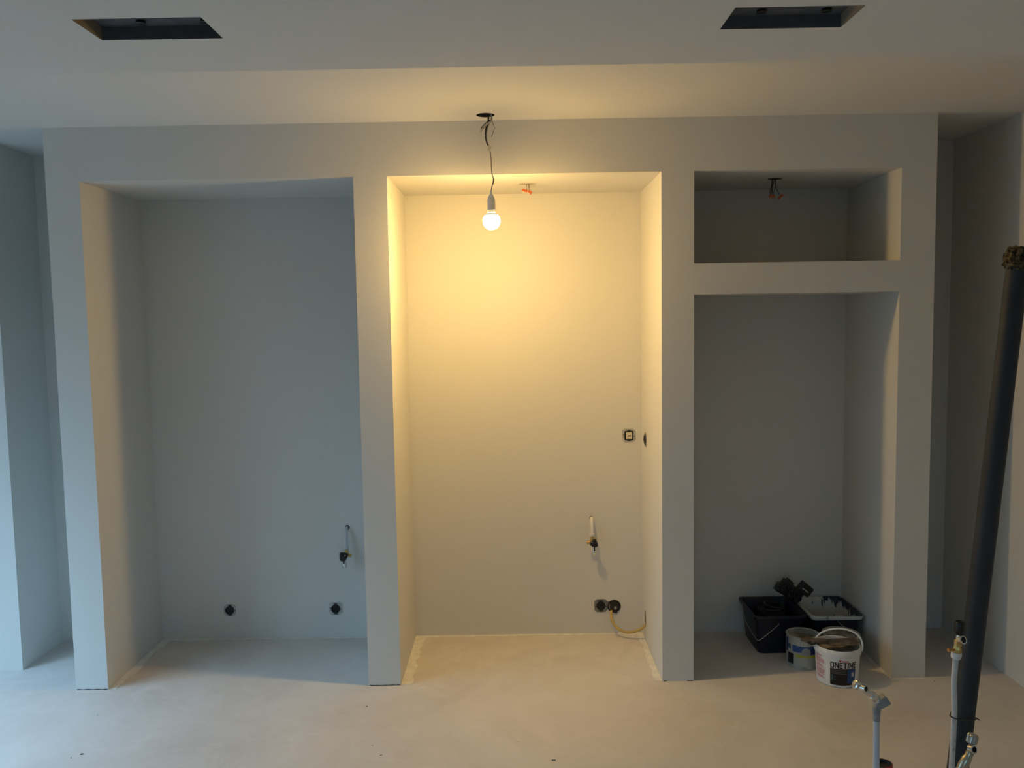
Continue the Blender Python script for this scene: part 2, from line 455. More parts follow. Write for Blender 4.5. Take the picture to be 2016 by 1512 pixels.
wire_bundle('black wires with orange connectors hanging in the small upper right niche', (3.165, 0.25, ZT), (0.032, 0.024, DARK),
    [[(-0.012, 0, 0), (-0.014, 0, -0.025), (-0.019, 0, -0.045), (-0.020, 0, -0.071)],
     [(-0.009, 0.001, 0), (-0.012, 0, -0.025), (-0.013, 0, -0.045), (-0.016, 0, -0.071)],
     [(0.000, 0, 0), (-0.007, 0, -0.022), (-0.012, -0.002, -0.04), (-0.009, 0, -0.071)],
     [(0.004, 0, 0), (0.004, 0, -0.025), (-0.001, 0, -0.05), (-0.005, 0, -0.071)],
     [(0.004, 0.002, 0), (0.003, 0, -0.03), (0.010, 0, -0.048), (0.022, 0, -0.070)]],
    [((-0.013, 0, -0.077), 'Y', 6, 0.013), ((0.027, 0, -0.078), 'Y', -38, 0.012)], WIREB)

# ------------------------------------------------------------------ uncovered sockets and switches (local frame: wall plane y=0, facing -y)
def plate_bm(w, h, th=0.002, hole=0.022, seg=32):
    """square plate with clipped corners and a round hole"""
    bm = bmesh.new(); rows = []
    for z in (0, -th):
        inn = []; out = []
        for k in range(seg):
            a = 2 * PI * k / seg; c, s = math.cos(a), math.sin(a)
            inn.append(bm.verts.new((hole * c, z, hole * s)))
            q = 1.0 / max(abs(c) / w, abs(s) / h); q = min(q, 1.17 * min(w, h))
            out.append(bm.verts.new((q * c, z, q * s)))
        rows.append((inn, out))
    (i0, o0), (i1, o1) = rows
    for k in range(seg):
        k2 = (k + 1) % seg
        bm.faces.new((i1[k], o1[k], o1[k2], i1[k2])); bm.faces.new((i0[k], i0[k2], o0[k2], o0[k]))
        bm.faces.new((o0[k], o0[k2], o1[k2], o1[k])); bm.faces.new((i0[k], i1[k], i1[k2], i0[k2]))
    return bm

def wall_socket(name, label, cat, loc, rz=0.0, group=None, pm=PLATE, cream=False, w=0.034):
    t = thing(name, label, cat, loc, group); t.rotation_euler = (0, 0, rz)
    link_bm('mounting_plate', plate_bm(w, w, 0.002, 0.0205), pm, t)
    Mf = axis((0, 0, 0), (0, -1, 0))
    if not cream:
        ins = lathe('socket_insert', [(0.0224, -0.001), (0.0224, 0.0065), (0.0205, 0.007), (0.0195, 0.006), (0.0190, 0.0015), (0.0, 0.0015)], BLACKP, t, Mf, 36)
        for s in (-1, 1):
            o = link_bm('earth_clip', box_bm((-0.0022, -0.0075, s * 0.0155 - 0.003), (0.0022, -0.0015, s * 0.0155 + 0.003), 0.0004), mat('earth_clip_metal', (0.10, 0.10, 0.10), 0.4, metal=1), ins)
            lathe('pin_hole', [(0, 0.0018), (0.0026, 0.0018), (0.0026, 0.0022), (0.0021, 0.0022), (0.0019, 0.0016), (0, 0.0016)], BLACKP, ins, Matrix.Translation((s * 0.0095, 0, 0)) @ Mf, 12)
    else:
        link_bm('switch_frame', box_bm((-0.0225, -0.006, -0.0225), (0.0225, 0.0, 0.0225), 0.004), BLACKP, t)
        ins = link_bm('switch_insert', box_bm((-0.0150, -0.011, -0.0165), (0.0150, -0.0055, 0.0165), 0.002), mat('cream_plastic', (0.75, 0.66, 0.46), 0.4, var=0.05), t)
        ins['label'] = 'cream switch insert'
        bm = bmesh.new()
        for a, b in ((-0.006, 0.002), (0.0015, 0.0085)): add_box(bm, (a, -0.0114, -0.003), (b, -0.0109, 0.001))
        add_box(bm, (-0.008, -0.0114, -0.0045), (0.0085, -0.0109, -0.0035)); add_box(bm, (0.002, -0.0114, 0.001), (0.006, -0.0109, 0.004))
        link_bm('terminal_marks', bm, mat('brown_marks', (0.10, 0.06, 0.03), 0.6), ins)
    for s in (-1, 1):
        bm = bmesh.new()
        for k in range(7):
            a0 = R(90 - 26 + k * 52 / 7); a1 = R(90 - 26 + (k + 1) * 52 / 7)
            ra, rb = 0.0275, 0.0300
            q = [(ra * math.cos(a0), ra * math.sin(a0)), (rb * math.cos(a0), rb * math.sin(a0)), (rb * math.cos(a1), rb * math.sin(a1)), (ra * math.cos(a1), ra * math.sin(a1))]
            lo = [bm.verts.new((x, -0.0021, s * z)) for x, z in q]; hi = [bm.verts.new((x, -0.0026, s * z)) for x, z in q]
            bm.faces.new(hi); bm.faces.new(lo[::-1])
            for i in range(4): bm.faces.new((lo[i], lo[(i + 1) % 4], hi[(i + 1) % 4], hi[i]))
        link_bm('slot', bm, BLACKP, t)
        link_bm('claw', box_bm((-0.0065, -0.0045, s * 0.0245 - 0.0016), (0.0065, -0.002, s * 0.0245 + 0.0016), 0.0005), BLACKP, t)
        lathe('screw', [(0, 0.0035), (0.0022, 0.0035), (0.0026, 0.002), (0.0026, 0.0018)], BLACKP, t, Matrix.Translation((s * 0.0265, 0, 0.004 * -s)) @ Mf, 12)
        lathe('screw', [(0, 0.0035), (0.0014, 0.0035), (0.0016, 0.002), (0.0016, 0.0018)], BLACKP, t, Matrix.Translation((s * 0.0265, 0, 0.006 * s)) @ Mf, 12)
    return t
PLATEL = mat('plate_painted_over', (0.60, 0.60, 0.58), 0.6, var=0.3, scale=70)
wall_socket('wall_socket', 'coverless black socket low in the left niche, nearer its left side', 'socket', (0.4975, D, 0.1506), 0, 'coverless sockets in the left niche', PLATEL, w=0.031)
wall_socket('wall_socket', 'coverless black socket low in the left niche, below the black-handled valve', 'socket', (1.0391, D, 0.1501), 0, 'coverless sockets in the left niche', PLATEL)
wall_socket('wall_switch', 'coverless switch with cream insert on the middle niche back wall', 'switch', (2.5438, D, 1.020), 0, None, PLATEL, cream=True, w=0.035)
wall_socket('wall_switch', 'coverless switch on the right side wall of the middle niche', 'switch', (X[4], 0.4527, 1.0155), -PI / 2, None, PLATE, cream=False, w=0.035)
ds = wall_socket('double_socket', 'coverless black socket low in the middle niche, beside the yellow cable', 'socket', (2.3963, D, 0.1447), 0, None, mat('bare_plate_metal', (0.28, 0.29, 0.29), 0.4, metal=0.6, var=0.4, scale=80), w=0.034)
link_bm('mounting_plate', box_bm((0.026, -0.0022, -0.020), (0.046, 0.0, 0.022), 0.0006), mat('bare_plate_metal_2', (0.28, 0.29, 0.29), 0.4, metal=0.6, var=0.3, scale=80), ds)

# round junction box with the yellow cable
jb = thing('junction_box', 'open round junction box with a yellow cable coming out', 'junction box', (2.4638, D, 0.1403))
Mf = axis((0, 0, 0), (0, -1, 0))
lathe('box_rim', [(0.030, -0.001), (0.0335, -0.001), (0.0340, 0.0025), (0.0320, 0.005), (0.0290, 0.004), (0.027, 0.0012), (0, 0.0012)], BLACKP, jb, Mf, 9 * 4)
lathe('cable_spiral', [(0.0155, 0.0014), (0.0165, 0.0034), (0.0185, 0.0042), (0.0205, 0.0034), (0.0215, 0.0014)], mat('dark_brown_rubber', (0.035, 0.015, 0.010), 0.5), jb, Mf, 32)
link_bm('terminal', box_bm((0.000, -0.010, -0.014), (0.012, -0.001, -0.001), 0.001), GREYP, jb)
link_bm('mounting_lug', box_bm((0.0, -0.004, -0.037), (0.016, 0.0, -0.026), 0.001), mat('lug_grey', (0.05, 0.055, 0.055), 0.5), jb)
o = tube('yellow_cable', [(2.4505, D - 0.006, 0.120), (2.4470, D - 0.014, 0.108), (2.4480, D - 0.035, 0.085), (2.4620, D - 0.055, 0.058), (2.4900, D - 0.075, 0.040), (2.5250, D - 0.090, 0.036), (2.5600, D - 0.10, 0.045), (2.5850, D - 0.103, 0.058), (2.6084, D - 0.105, 0.079)], 0.0066, HOSE, None, 14)
tag(o, 'yellow cable looping from the round box into the niche side wall', 'cable')
hl = thing('cable_outlet', 'ragged dark cable hole low in the side wall of the middle niche', 'wall hole', (X[4], 0.4735, 0.118))
bm = bmesh.new()
pts = [(0.0, -0.040), (0.009, -0.030), (0.012, -0.012), (0.008, 0.010), (0.003, 0.034), (-0.004, 0.030), (-0.008, 0.008), (-0.010, -0.015), (-0.009, -0.034)]
f = [bm.verts.new((-0.0008, y, z)) for y, z in pts]; g = [bm.verts.new((0.0, y * 1.1, z * 1.04)) for y, z in pts]
bm.faces.new(f)
for k in range(len(pts)): bm.faces.new((f[k], f[(k + 1) % len(pts)], g[(k + 1) % len(pts)], g[k]))
link_bm('hole_lining', bm, mat('torn_board', (0.07, 0.035, 0.02), 0.9, var=0.4, scale=120), hl)

# ------------------------------------------------------------------ shut-off valves on the niche walls
def wall_valve(label, x, ztop, zk, side, knob_pts, pipe_r, spm, hr=0.003):
    """pipe leaves the wall at ztop, runs down to a brass valve with a black handle at zk"""
    t = thing('shutoff_valve', label, 'valve', (x, D, zk), 'shut-off valves in the niches')
    dz = ztop - zk
    lathe('wall_hole', [(0, 0.0008), (pipe_r + hr, 0.0008), (pipe_r + hr + 0.0005, 0.0)], DARK, t, axis((side * 0.0015, 0, dz - 0.003), (0, -1, 0)), 20)
    tube('pipe', [(0, 0.0, dz - 0.004), (0, -0.018, dz - 0.012), (0, -0.032, dz - 0.045), (0, -0.036, dz * 0.5), (0, -0.037, 0.042)], pipe_r, spm, t, 14)
    lathe('compression_nut', [(0, 0.048), (0.0115, 0.048), (0.0125, 0.045), (0.0125, 0.034), (0.0105, 0.031), (0, 0.031)], spm, t, Matrix.Translation((0, -0.037, 0)), 12)
    body = lathe('valve_body', [(0, 0.033), (0.009, 0.033), (0.0095, 0.018), (0.0115, 0.014), (0.0115, -0.004), (0.008, -0.010), (0, -0.010)], BRASS, t, Matrix.Translation((0.001, -0.037, 0)), 20)
    lathe('side_port', [(0, 0.0), (0.0075, 0.0), (0.0075, 0.018), (0.009, 0.018), (0.009, 0.026), (0.006, 0.027), (0, 0.027)], BRASS, body, axis((0, -0.037, 0.002), (side, 0, -0.15)), 16)
    lathe('outlet', [(0, -0.008), (0.0105, -0.008), (0.0118, -0.004), (0.0118, 0.013), (0.0095, 0.016), (0.0095, 0.036), (0, 0.036)], CHROME, t, Matrix.Translation((-0.009 * side, -0.046, -0.052)), 20)
    # handle
    bm = bmesh.new()
    a = [bm.verts.new((px, -0.060, pz)) for px, pz in knob_pts]; b = [bm.verts.new((px * 0.86, -0.078, pz * 0.86)) for px, pz in knob_pts]
    n = len(a); bm.faces.new(a[::-1]); bm.faces.new(b)
    for k in range(n): bm.faces.new((a[k], a[(k + 1) % n], b[(k + 1) % n], b[k]))
    bmesh.ops.bevel(bm, geom=bm.edges[:], offset=0.0025, segments=2, affect='EDGES')
    h = link_bm('handle', bm, BLACKP, t); h['label'] = 'black plastic handle'
    lathe('handle_screw', [(0, 0.0015), (0.0024, 0.0015), (0.0028, 0)], CHROME, h, axis((0.002 if side > 0 else -0.004, -0.078, 0.010), (0, -1, 0)), 12)
    link_bm('lever', box_bm((-0.0035 - 0.007 * side, -0.074, -0.036), (0.0035 - 0.007 * side, -0.064, -0.010), 0.0015), BLACKP, h)
    return t
wall_valve('valve with black handle at the right of the left niche', 1.110, 0.574, 0.438, 1,
           [(-0.030, 0.020), (-0.022, 0.024), (0.010, 0.019), (0.018, 0.014), (0.004, -0.018), (-0.004, -0.024), (-0.024, -0.022), (-0.030, -0.014)], 0.0088, PIPEW)
wall_valve('valve with black triangular handle in the middle niche', 2.352, 0.604, 0.485, -1,
           [(0.008, 0.026), (0.016, 0.024), (0.024, 0.004), (0.027, -0.012), (0.020, -0.017), (0.0, -0.016), (-0.016, -0.006), (-0.014, 0.006)], 0.0078, WHITEP, 0.0006)

# ------------------------------------------------------------------ rectangular roller buckets
def roller_bucket(label, x0, x1, y0, y1, h, mats, handle):
    t = thing('roller_bucket', label, 'paint bucket', ((x0 + x1) / 2, (y0 + y1) / 2, 0), 'rectangular roller buckets')
    w, d = (x1 - x0) / 2, (y1 - y0) / 2
    def rr(wx, dy, z, rad=0.022, n=4):
        out = []
        for cx_, cy_, a0 in ((wx - rad, dy - rad, 0), (-wx + rad, dy - rad, 90), (-wx + rad, -dy + rad, 180), (wx - rad, -dy + rad, 270)):
            for k in range(n + 1):
                a = R(a0 + 90 * k / n); out.append((cx_ + rad * math.cos(a), cy_ + rad * math.sin(a), z))
        return out
    bm = bmesh.new()
    lv = [(rr(w - 0.030, d - 0.028, 0.0), 0), (rr(w - 0.014, d - 0.014, h - 0.020), 0), (rr(w - 0.004, d - 0.004, h - 0.018), 0), (rr(w, d, h - 0.008), 2), (rr(w - 0.001, d - 0.001, h), 2), (rr(w - 0.012, d - 0.012, h), 1),
          (rr(w - 0.016, d - 0.016, h - 0.006), 1), (rr(w - 0.022, d - 0.022, h * 0.5), 1), (rr(w - 0.034, d - 0.032, 0.006), 1)]
    rings = [([bm.verts.new(p) for p in q], mi) for q, mi in lv]
    n = len(rings[0][0])
    bm.faces.new(rings[0][0][::-1]).material_index = 0
    for (a, _), (b, mi) in zip(rings, rings[1:]):
        for k in range(n): bm.faces.new((a[k], a[(k + 1) % n], b[(k + 1) % n], b[k])).material_index = mi
    bm.faces.new(rings[-1][0]).material_index = 1
    link_bm('tub', bm, mats, t, smooth=True)
    tube('wire_handle', [Vector(p) - Vector(t.location) for p in handle], 0.0017, mat('galvanised_wire', (0.45, 0.46, 0.47), 0.3, metal=0.9), t, 8, 3)
    return t
def paint_inside():
    mt, N, L, B = new_mat('dried_white_paint_on_navy')
    B.inputs['Roughness'].default_value = 0.5
    tc = N.new('ShaderNodeTexCoord'); mp = N.new('ShaderNodeMapping'); mp.inputs['Scale'].default_value = (60, 60, 9)
    L.new(tc.outputs['Object'], mp.inputs[0])
    nz = N.new('ShaderNodeTexNoise'); nz.inputs['Scale'].default_value = 1.0; nz.inputs['Detail'].default_value = 4
    L.new(mp.outputs[0], nz.inputs[0])
    s = N.new('ShaderNodeSeparateXYZ'); L.new(tc.outputs['Object'], s.inputs[0])
    hz = N.new('ShaderNodeMapRange'); hz.inputs[1].default_value = 0.125; hz.inputs[2].default_value = 0.182
    L.new(s.outputs['Z'], hz.inputs[0])
    hx = N.new('ShaderNodeMapRange'); hx.inputs[1].default_value = 0.0; hx.inputs[2].default_value = 0.05
    L.new(s.outputs['X'], hx.inputs[0])
    mu = N.new('ShaderNodeMath'); mu.operation = 'MULTIPLY'; L.new(hz.outputs[0], mu.inputs[0]); L.new(hx.outputs[0], mu.inputs[1])
    m2 = N.new('ShaderNodeMath'); m2.operation = 'MULTIPLY_ADD'; m2.inputs[1].default_value = 0.36
    L.new(mu.outputs[0], m2.inputs[0]); L.new(nz.outputs['Fac'], m2.inputs[2])
    r = N.new('ShaderNodeValToRGB'); r.color_ramp.elements[0].position = 0.68; r.color_ramp.elements[0].color = (0.62, 0.61, 0.57, 1)
    r.color_ramp.elements[1].position = 0.73; r.color_ramp.elements[1].color = (0.010, 0.014, 0.035, 1)
    L.new(m2.outputs[0], r.inputs[0]); L.new(r.outputs[0], B.inputs['Base Color'])
    return mt
NAVYRIM = mat('navy_plastic_with_paint', (0.66, 0.65, 0.61), 0.5, col2=(0.012, 0.015, 0.035), scale=16, lo=0.34, hi=0.40)
tubL = roller_bucket('navy roller bucket holding a coiled black extension cable', 3.090, 3.345, 0.262, 0.560, 0.186, [NAVY, NAVY, NAVY],
    [(3.096, 0.480, 0.150), (3.080, 0.40, 0.146), (3.078, 0.34, 0.125), (3.092, 0.235, 0.093), (3.108, 0.228, 0.092), (3.150, 0.238, 0.118), (3.205, 0.262, 0.150), (3.208, 0.277, 0.152)])
tubR = roller_bucket('navy roller bucket coated inside with dried white paint', 3.362, 3.612, 0.262, 0.560, 0.184, [NAVY, paint_inside(), NAVYRIM],
    [(3.490, 0.279, 0.158), (3.495, 0.262, 0.152), (3.520, 0.25, 0.132), (3.575, 0.246, 0.095), (3.600, 0.250, 0.088), (3.6125, 0.30, 0.10), (3.6125, 0.40, 0.128), (3.603, 0.42, 0.140)])

# coiled cable and power strip in the left bucket
bm = bmesh.new()
random.seed(3)
for k in range(20):
    rx = 0.086 - 0.0035 * (k % 5) - random.random() * 0.006; ry = rx * (0.98 - 0.1 * random.random())
    tx, ty = random.uniform(-0.12, 0.12), random.uniform(-0.10, 0.10)
    z0 = 0.020 + 0.0095 * k + 0.004 * math.sin(k)
    cx_, cy_ = random.uniform(-0.006, 0.006), random.uniform(-0.008, 0.008)
    if k > 10: q_ = 1 - 0.045 * (k - 10); rx *= q_; ry *= q_
    pts = [(3.2175 + cx_ + rx * math.cos(a), 0.400 + cy_ + ry * math.sin(a), z0 + tx * rx * math.cos(a) + ty * ry * math.sin(a)) for a in [2 * PI * i / 28 for i in range(29)]]
    add_tube(bm, pts, 0.0052, 7, 0, True)
o = link_bm('extension_cable', bm, mat('black_rubber_cable', (0.008, 0.009, 0.007), 0.55, var=0.3, scale=40), None, True)
tag(o, 'black extension cable coiled inside the left roller bucket', 'cable')
ps = thing('power_strip', 'black multi-socket power strip leaning out of the left roller bucket', 'power strip', (3.326, 0.452, 0.243))
Mr = Matrix.Rotation(R(40), 4, 'Y')
link_bm('strip_body', box_bm((-0.070, -0.022, -0.036), (0.050, 0.020, 0.034), 0.005, M=Mr), BLACKP, ps)
for k, cxx in enumerate((-0.055, -0.012, 0.031)):
    so = lathe('socket', [(0.0, 0.003), (0.015, 0.003), (0.017, 0.012), (0.0195, 0.013), (0.0205, 0.011), (0.0205, 0.0)], BLACKP, ps, Mr @ axis((cxx, -0.022, -0.004), (0, -1, 0)), 24)
    for s in (-1, 1):
        link_bm('contact', box_bm((cxx - 0.0015, -0.031, -0.004 + s * 0.014 - 0.002), (cxx + 0.0015, -0.0255, -0.004 + s * 0.014 + 0.002), 0.0004, M=Mr), CHROME, so)
link_bm('end_block', box_bm((-0.112, -0.020, -0.026), (-0.072, 0.022, 0.018), 0.005, M=Matrix.Translation((0.026, 0, -0.020)) @ Matrix.Rotation(R(30), 4, 'Y')), BLACKP, ps)
link_bm('end_block', box_bm((-0.056, -0.012, 0.010), (-0.018, 0.022, 0.044), 0.004, M=Mr), BLACKP, ps)
pl = link_bm('plug', box_bm((-0.028, -0.020, -0.026), (0.036, 0.020, 0.026), 0.005, M=Matrix.Translation((0.060, -0.012, 0.022)) @ Matrix.Rotation(R(40), 4, 'Y')), BLACKP, ps)
link_bm('sticker', box_bm((-0.016, -0.0212, -0.007), (0.020, -0.0200, -0.001), 0, M=Matrix.Translation((0.060, -0.012, 0.022)) @ Matrix.Rotation(R(40), 4, 'Y')), mat('pale_sticker', (0.45, 0.45, 0.45), 0.5), pl)

# ------------------------------------------------------------------ cylinders with printed labels
def ang(cx_, cy_):
    return math.atan2(-3.6046 - cy_, 1.9749 - cx_)
def patch(name, a0, a1, z0, z1, rf, mt, parent, off=0.0006, seg=14, jag=0.0):
    bm = bmesh.new(); lo = []; hi = []; li = []; hi2 = []
    for k in range(seg + 1):
        a = a0 + (a1 - a0) * k / seg
        j0 = random.uniform(-jag, jag); j1 = random.uniform(-jag, jag)
        for z, L_, L2 in ((z0 + j0, lo, li), (z1 + j1, hi, hi2)):
            r = rf(z) + off
            L_.append(bm.verts.new((r * math.cos(a), r * math.sin(a), z)))
            r = rf(z) - 0.0002
            L2.append(bm.verts.new((r * math.cos(a), r * math.sin(a), z)))
    for k in range(seg):
        bm.faces.new((lo[k], lo[k + 1], hi[k + 1], hi[k]))
        bm.faces.new((li[k], lo[k], hi[k], hi2[k])) if k == 0 else None
        bm.faces.new((hi[k], hi[k + 1], hi2[k + 1], hi2[k])); bm.faces.new((li[k], li[k + 1], lo[k + 1], lo[k]))
    return link_bm(name, bm, mt, parent, smooth=False)

def ink(name, c): return mat(name, c, 0.45, var=0.08, scale=60)
INK_BLACK, INK_BLUE, INK_RED = ink('black_ink', (0.008, 0.008, 0.010)), ink('blue_ink', (0.015, 0.07, 0.24)), ink('red_ink', (0.55, 0.05, 0.06))
INK_PINK, INK_NAVY, INK_YEL, INK_WHITE = ink('faded_red_ink', (0.72, 0.30, 0.30)), ink('navy_ink', (0.010, 0.022, 0.13)), ink('yellow_ink', (0.42, 0.42, 0.04)), ink('pale_ink', (0.60, 0.60, 0.60))
TINP = mat('tin_with_paint_smears', (0.50, 0.49, 0.43), 0.5, var=0.4, scale=16)
PASTE = mat('dirty_dried_paint', (0.42, 0.40, 0.32), 0.75, col2=(0.14, 0.12, 0.08), scale=18, lo=0.38, hi=0.62, bump=0.6, bscale=40)

def paint_tin(label, cx_, cy_, r, h, level):
    t = thing('paint_tin', label, 'paint tin', (cx_, cy_, 0), 'round paint tins')
    lathe('can', [(0, 0), (r, 0), (r + 0.0015, 0.002), (r + 0.0015, 0.005), (r, 0.007), (r, h - 0.009), (r + 0.0015, h - 0.007), (r + 0.002, h - 0.002), (r, h), (r - 0.008, h), (r - 0.009, h - 0.004), (r - 0.009, h - 0.006), (r - 0.002, h - 0.008), (r - 0.002, 0.01), (0, 0.01)], TINP, t, None, 48)
    lathe('paint_skin', [(r - 0.0022, level), (r - 0.006, level - 0.002), (r * 0.5, level - 0.004), (0, level - 0.003)], PASTE, t, None, 32)
    return t
T1 = (3.287, 0.166, 0.0743, 0.146)
t1 = paint_tin('open paint tin with blue and yellow label, left of the white bucket', *T1, 0.118)
A = ang(T1[0], T1[1]); rf = lambda z: T1[2]
def pa(px, c=1580.5, w=32.5): return A + math.asin(max(-1, min(1, (px - c) / w)))
random.seed(5)
lb = patch('blue_label', pa(1561), pa(1609), 0.078, 0.108, rf, INK_BLUE, t1, jag=0.0015)
patch('navy_print', pa(1595), pa(1610), 0.070, 0.100, rf, INK_NAVY, lb, 0.0009)
patch('yellow_stripe', pa(1567), pa(1608), 0.055, 0.068, rf, INK_YEL, t1, jag=0.001)
patch('black_panel', pa(1553), pa(1564), 0.020, 0.068, rf, INK_BLACK, t1)
patch('white_panel', pa(1566), pa(1611), 0.016, 0.054, rf, ink('dull_white_ink', (0.42, 0.42, 0.38)), t1, 0.0004)
patch('dark_print', pa(1549.5), pa(1553), 0.070, 0.130, rf, INK_NAVY, t1, jag=0.004)
patch('dark_print', pa(1553), pa(1558), 0.086, 0.108, rf, ink('teal_ink', (0.03, 0.08, 0.12)), t1, jag=0.003)
# round grey seal on the label
aa = pa(1587); ca = Vector((math.cos(aa), math.sin(aa), 0)); ta = Vector((-math.sin(aa), math.cos(aa), 0))
bm = bmesh.new(); cen = []
for k in range(24):
    b_ = 2 * PI * k / 24; u, v_ = 0.0195 * math.cos(b_), 0.0195 * math.sin(b_)
    th = aa + u / (T1[2]); cen.append(bm.verts.new(((T1[2] + 0.0014) * math.cos(th), (T1[2] + 0.0014) * math.sin(th), 0.083 + v_)))
c0 = bm.verts.new(((T1[2] + 0.0016) * math.cos(aa), (T1[2] + 0.0016) * math.sin(aa), 0.083))
for k in range(24): bm.faces.new((c0, cen[k], cen[(k + 1) % 24]))
link_bm('seal_print', bm, ink('grey_ink', (0.30, 0.31, 0.32)), lb)
aa = pa(1579); lathe('handle_stud', [(0, 0.005), (0.004, 0.005), (0.0075, 0.002), (0.008, -0.001)], TINP, t1, axis((T1[2] * math.cos(aa), T1[2] * math.sin(aa), 0.122), (math.cos(aa), math.sin(aa), 0)), 16)

T2 = (3.462, 0.166, 0.083, 0.144)
t2 = paint_tin('open paint tin mostly hidden behind the white bucket', *T2, 0.130)
A = ang(T2[0], T2[1]); rf = lambda z: T2[2]
patch('navy_label', A + R(28), A + R(95), 0.052, 0.098, rf, INK_NAVY, t2)
patch('red_stripe', A + R(28), A + R(95), 0.010, 0.024, rf, ink('dull_red_ink', (0.28, 0.05, 0.03)), t2)

# white bucket
BC = (3.378, -0.012); BR0, BR1, BH = 0.0865, 0.0935, 0.166
rf = lambda z: BR0 + (BR1 - BR0) * min(z, 0.14) / 0.14
tb = thing('plastic_bucket', 'white filler bucket with black and blue label and raised handle', 'bucket', (BC[0], BC[1], 0))
lathe('pail', [(0, 0.0), (BR0 - 0.006, 0.0), (BR0 - 0.001, 0.003), (BR0, 0.007), (rf(0.136), 0.136), (rf(.14) + 0.0045, 0.1375), (rf(.14) + 0.005, 0.154), (rf(.14) + 0.0025, 0.1555), (rf(.14) + 0.0025, 0.1635), (rf(.14) + 0.0005, 0.166), (rf(.14) - 0.0015, 0.165), (rf(.14) - 0.003, 0.150), (BR0 - 0.004, 0.02), (0, 0.02)], WHITEP, tb, None, 64)
fl = lathe('filler_paste', [(rf(.14) - 0.0035, 0.152), (rf(.14) - 0.010, 0.138), (0.06, 0.128), (0.03, 0.133), (0, 0.130)], PASTE, tb, None, 40)
A = ang(*BC)
def ba(px): return A + math.asin(max(-1, min(1, (px - 1648) / 43.0)))
pan = patch('label_panel', ba(1634.5), ba(1682), 0.013, 0.086, rf, INK_BLACK, tb, 0.0005, 24)
patch('blue_field', ba(1668), ba(1682.5), 0.022, 0.0865, rf, INK_BLUE, pan, 0.0008, 10)
patch('pale_motif', ba(1675.5), ba(1679.5), 0.050, 0.070, rf, INK_WHITE, pan, 0.0011, 4, 0.002)
patch('red_line', ba(1634.5), ba(1682), 0.0868, 0.0878, rf, ink('thin_red_ink', (0.35, 0.10, 0.10)), pan, 0.0008, 24)
for z in (0.0795, 0.0725, 0.0655):
    bm = None
    a = ba(1637)
    random.seed(int(z * 1e5))
    bmx = bmesh.new(); end = ba(1665)
    while a < end:
        w_ = random.uniform(0.02, 0.07)
        vs = []
        for (aa, zz) in ((a, z - 0.0013), (a + w_, z - 0.0013), (a + w_, z + 0.0013), (a, z + 0.0013)):
            vs.append(bmx.verts.new(((rf(zz) + 0.0011) * math.cos(aa), (rf(zz) + 0.0011) * math.sin(aa), zz)))
        bmx.faces.new(vs); a += w_ + 0.012
    link_bm('small_print', bmx, ink('grey_small_print', (0.16, 0.16, 0.16)), pan)
# faded red text block at the left of the label
bmx = bmesh.new(); random.seed(11)
z = 0.137
rows = 0
while z > 0.028:
    rows += 1
    if rows in (4, 10, 14, 21): z -= 0.0035
    a = ba(1607.5 if z > .1 else 1608.5); end = ba(1619 + random.uniform(-2, 4) + (0.128 - z) * 35)
    th = 0.0030 if rows == 1 else 0.0013
    while a < end:
        w_ = random.uniform(0.03, 0.12)
        vs = [bmx.verts.new(((rf(zz) + 0.0006) * math.cos(q), (rf(zz) + 0.0006) * math.sin(q), zz)) for q, zz in ((a, z - th), (min(a + w_, end), z - th), (min(a + w_, end), z + th), (a, z + th))]
        bmx.faces.new(vs); a += w_ + 0.014
    z -= 0.0040 + (0.004 if rows == 1 else 0)
link_bm('red_print', bmx, INK_PINK, tb)

def text_on_cylinder(name, body, a0, a1, z0, z1, rf, mt, parent, off=0.0010, bold=0.02, shear=0.0):
    cu = bpy.data.curves.new('tmp_text', 'FONT'); cu.body = body; cu.size = 1.0; cu.offset = bold; cu.resolution_u = 3; cu.shear = shear
    tmp = bpy.data.objects.new('tmp_text', cu); COL.objects.link(tmp)
    bpy.context.view_layer.update()
    me = bpy.data.meshes.new_from_object(tmp.evaluated_get(bpy.context.evaluated_depsgraph_get()))
    bpy.data.objects.remove(tmp); bpy.data.curves.remove(cu)
    xs_ = [v.co.x for v in me.vertices]; ys_ = [v.co.y for v in me.vertices]
    X0, X1, Y0, Y1 = min(xs_), max(xs_), min(ys_), max(ys_)
    bm = bmesh.new(); bm.from_mesh(me); bpy.data.meshes.remove(me)
    bmesh.ops.subdivide_edges(bm, edges=[e for e in bm.edges if e.calc_length() > 0.35], cuts=1)
    bmesh.ops.triangulate(bm, faces=bm.faces[:])
    for v in bm.verts:
        a = a0 + (a1 - a0) * (v.co.x - X0) / (X1 - X0); z = z0 + (z1 - z0) * (v.co.y - Y0) / (Y1 - Y0)
        r = rf(z) + off
        v.co = (r * math.cos(a), r * math.sin(a), z)
    return link_bm(name, bm, mt, parent, fix=False)
